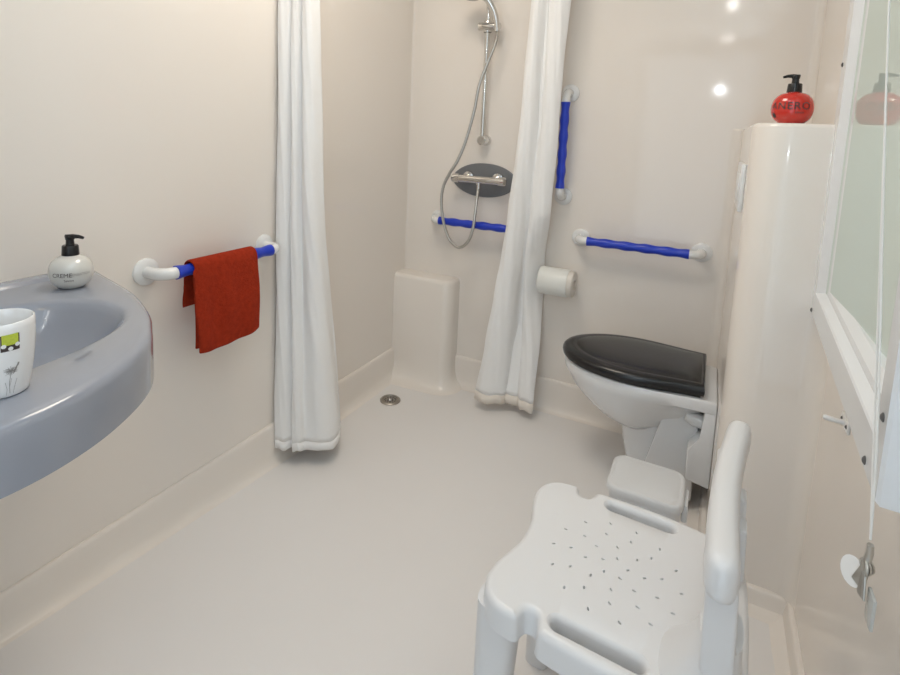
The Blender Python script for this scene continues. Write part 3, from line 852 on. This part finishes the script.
for y_ in (-.05, .03):
    bm = bmesh.new(); prism(bm, [(.078, .57), (.078, .655), (.094, .650), (.097, .57)], y_-.018, y_+.018, 'y', .003); obj('rear_rib', bm, m_chair, t)
for xx, yy, dx, dy in ((-.252, -.142, -.010, -.012), (-.252, .142, -.010, .012), (.075, -.150, .02, -.012), (.075, .150, .02, .012)):
    bm = bmesh.new(); rings = []
    fz = floor_z(xx+dx, CYM+yy+dy)-.001
    for u in [k/8 for k in range(9)]:
        z = ZS-.030-(ZS-.030-fz)*u
        wx = .038-.012*u; wy = .034-.010*u
        rr = []
        for k in range(20):
            a = 2*PI*k/20; c, q = math.cos(a), math.sin(a)
            rr.append(Vector((xx+dx*u+wx*math.copysign(abs(c)**.7, c), yy+dy*u+wy*math.copysign(abs(q)**.7, q), z)))
        rings.append(rr)
    loft(bm, rings); lg = obj('leg', bm, m_chair, t, smooth=60)

# ------------------------------------------------------------------ pull cord, keys and wall hook on the right wall
def cord_at(z, dy): return (.183, .695+.251*(z-.804)/.619*.98+dy, z)
t = thing('pull_cord', 'thin white cord hanging before the glass panel, holding small metal keys', 'cord')
for dy in (0, -.012):
    bm = bmesh.new()
    tube(bm, [cord_at(.804, 0)]+[cord_at(z, dy*min(1, (z-.8)/.1)*max(0, min(1, (1.25-z)/.3))+(-.0015 if dy else 0)) for z in (.83, .88, .95, 1.05, 1.15, 1.3, 1.6, 2.13)], .0011, 8)
    obj('cord', bm, m_cord, t)
K0 = Vector((.183, .692, .795))
t = thing('key_bunch', 'small dull metal keys with white fob hanging under the cord', 'keys', K0); t.scale = (.88, .88, .88)
bm = bmesh.new(); tube(bm, [(0, 0, .006), (.001, .002, -.006), (0, .004, -.020), (.001, .002, -.030)], [.0035, .004, .0045, .006], 10); obj('clip', bm, m_hose, t)
for i, (a, l) in enumerate(((-.25, .040), (.1, .046), (.35, .038))):
    bm = bmesh.new(); box(bm, -.0012, .0012, -.0055, .0055, -l, 0, .0008)
    lathe(bm, [(0, -.0013), (.0095, -.0013), (.0095, .0013), (0, .0013)], 16, (0, 0, -.004), 'x')
    k_ = obj('key', bm, m_hose, t); k_.location = (.002*i-.002, .002*i, -.022); k_.rotation_euler = (a, 0, .3*i)
bm = bmesh.new(); lathe(bm, [(0, .006), (.010, .005), (.017, 0), (.018, -.004), (0, -.005)], 20, (0, 0, 0), 'x'); f_ = obj('fob', bm, m_white, t); f_.location = (-.004, .026, -.052); f_.rotation_euler = (0, .2, .5)
bm = bmesh.new(); box(bm, -.002, .002, -.013, .013, -.022, .018, .0015); f_ = obj('tag', bm, m_clear, t); f_.location = (.004, -.018, -.062)
t = thing('wall_hook', 'small white wall hook with two dark screws below the glass panel', 'hook', (XR, 1.275, .682))
bm = bmesh.new(); box(bm, -.005, 0, -.03, .03, -.012, .012, .002); obj('plate', bm, m_white, t)
bm = bmesh.new(); tube(bm, [(-.003, 0, 0), (-.015, .001, 0), (-.034, .004, 0), (-.038, .005, .0)], [.006, .005, .0055, .004], 10); obj('peg', bm, m_white, t)
for y in (-.02, .02):
    bm = bmesh.new(); screw(bm, -.004, y, 0, .0045); obj('screw', bm, m_hole, t)

# ------------------------------------------------------------------ hall lamps seen as small reflections in the glossy wall
def refl(x, z, k): return ((x)*k, YB-(k-1)*YB, CAM_H+(z-CAM_H)*k)
for i, (x, z, k, rr, m, lb) in enumerate(((-.002, 1.601, 2.5, .024, m_lamp, 'small round hall lamp'), (.003, 1.716, 1.95, .022, m_lamp, 'round hall lamp by the door head'), (-.085, 1.64, 2.25, .13, m_lampw, 'warm shaded hall lamp'))):
    p = refl(x, z, k)
    t = thing('hall_lamp', lb, 'lamp', p)
    bm = bmesh.new(); bmesh.ops.create_uvsphere(bm, u_segments=20, v_segments=12, radius=rr)
    if rr > .1: bmesh.ops.scale(bm, vec=(1, 1, .45), verts=bm.verts)
    obj('globe', bm, m, t)
    bm = bmesh.new(); tube(bm, [(0, 0, rr*.9 if rr < .1 else rr*.4), (0, 0, 2.3-p[2])], .006, 8); obj('stem', bm, m_white, t)
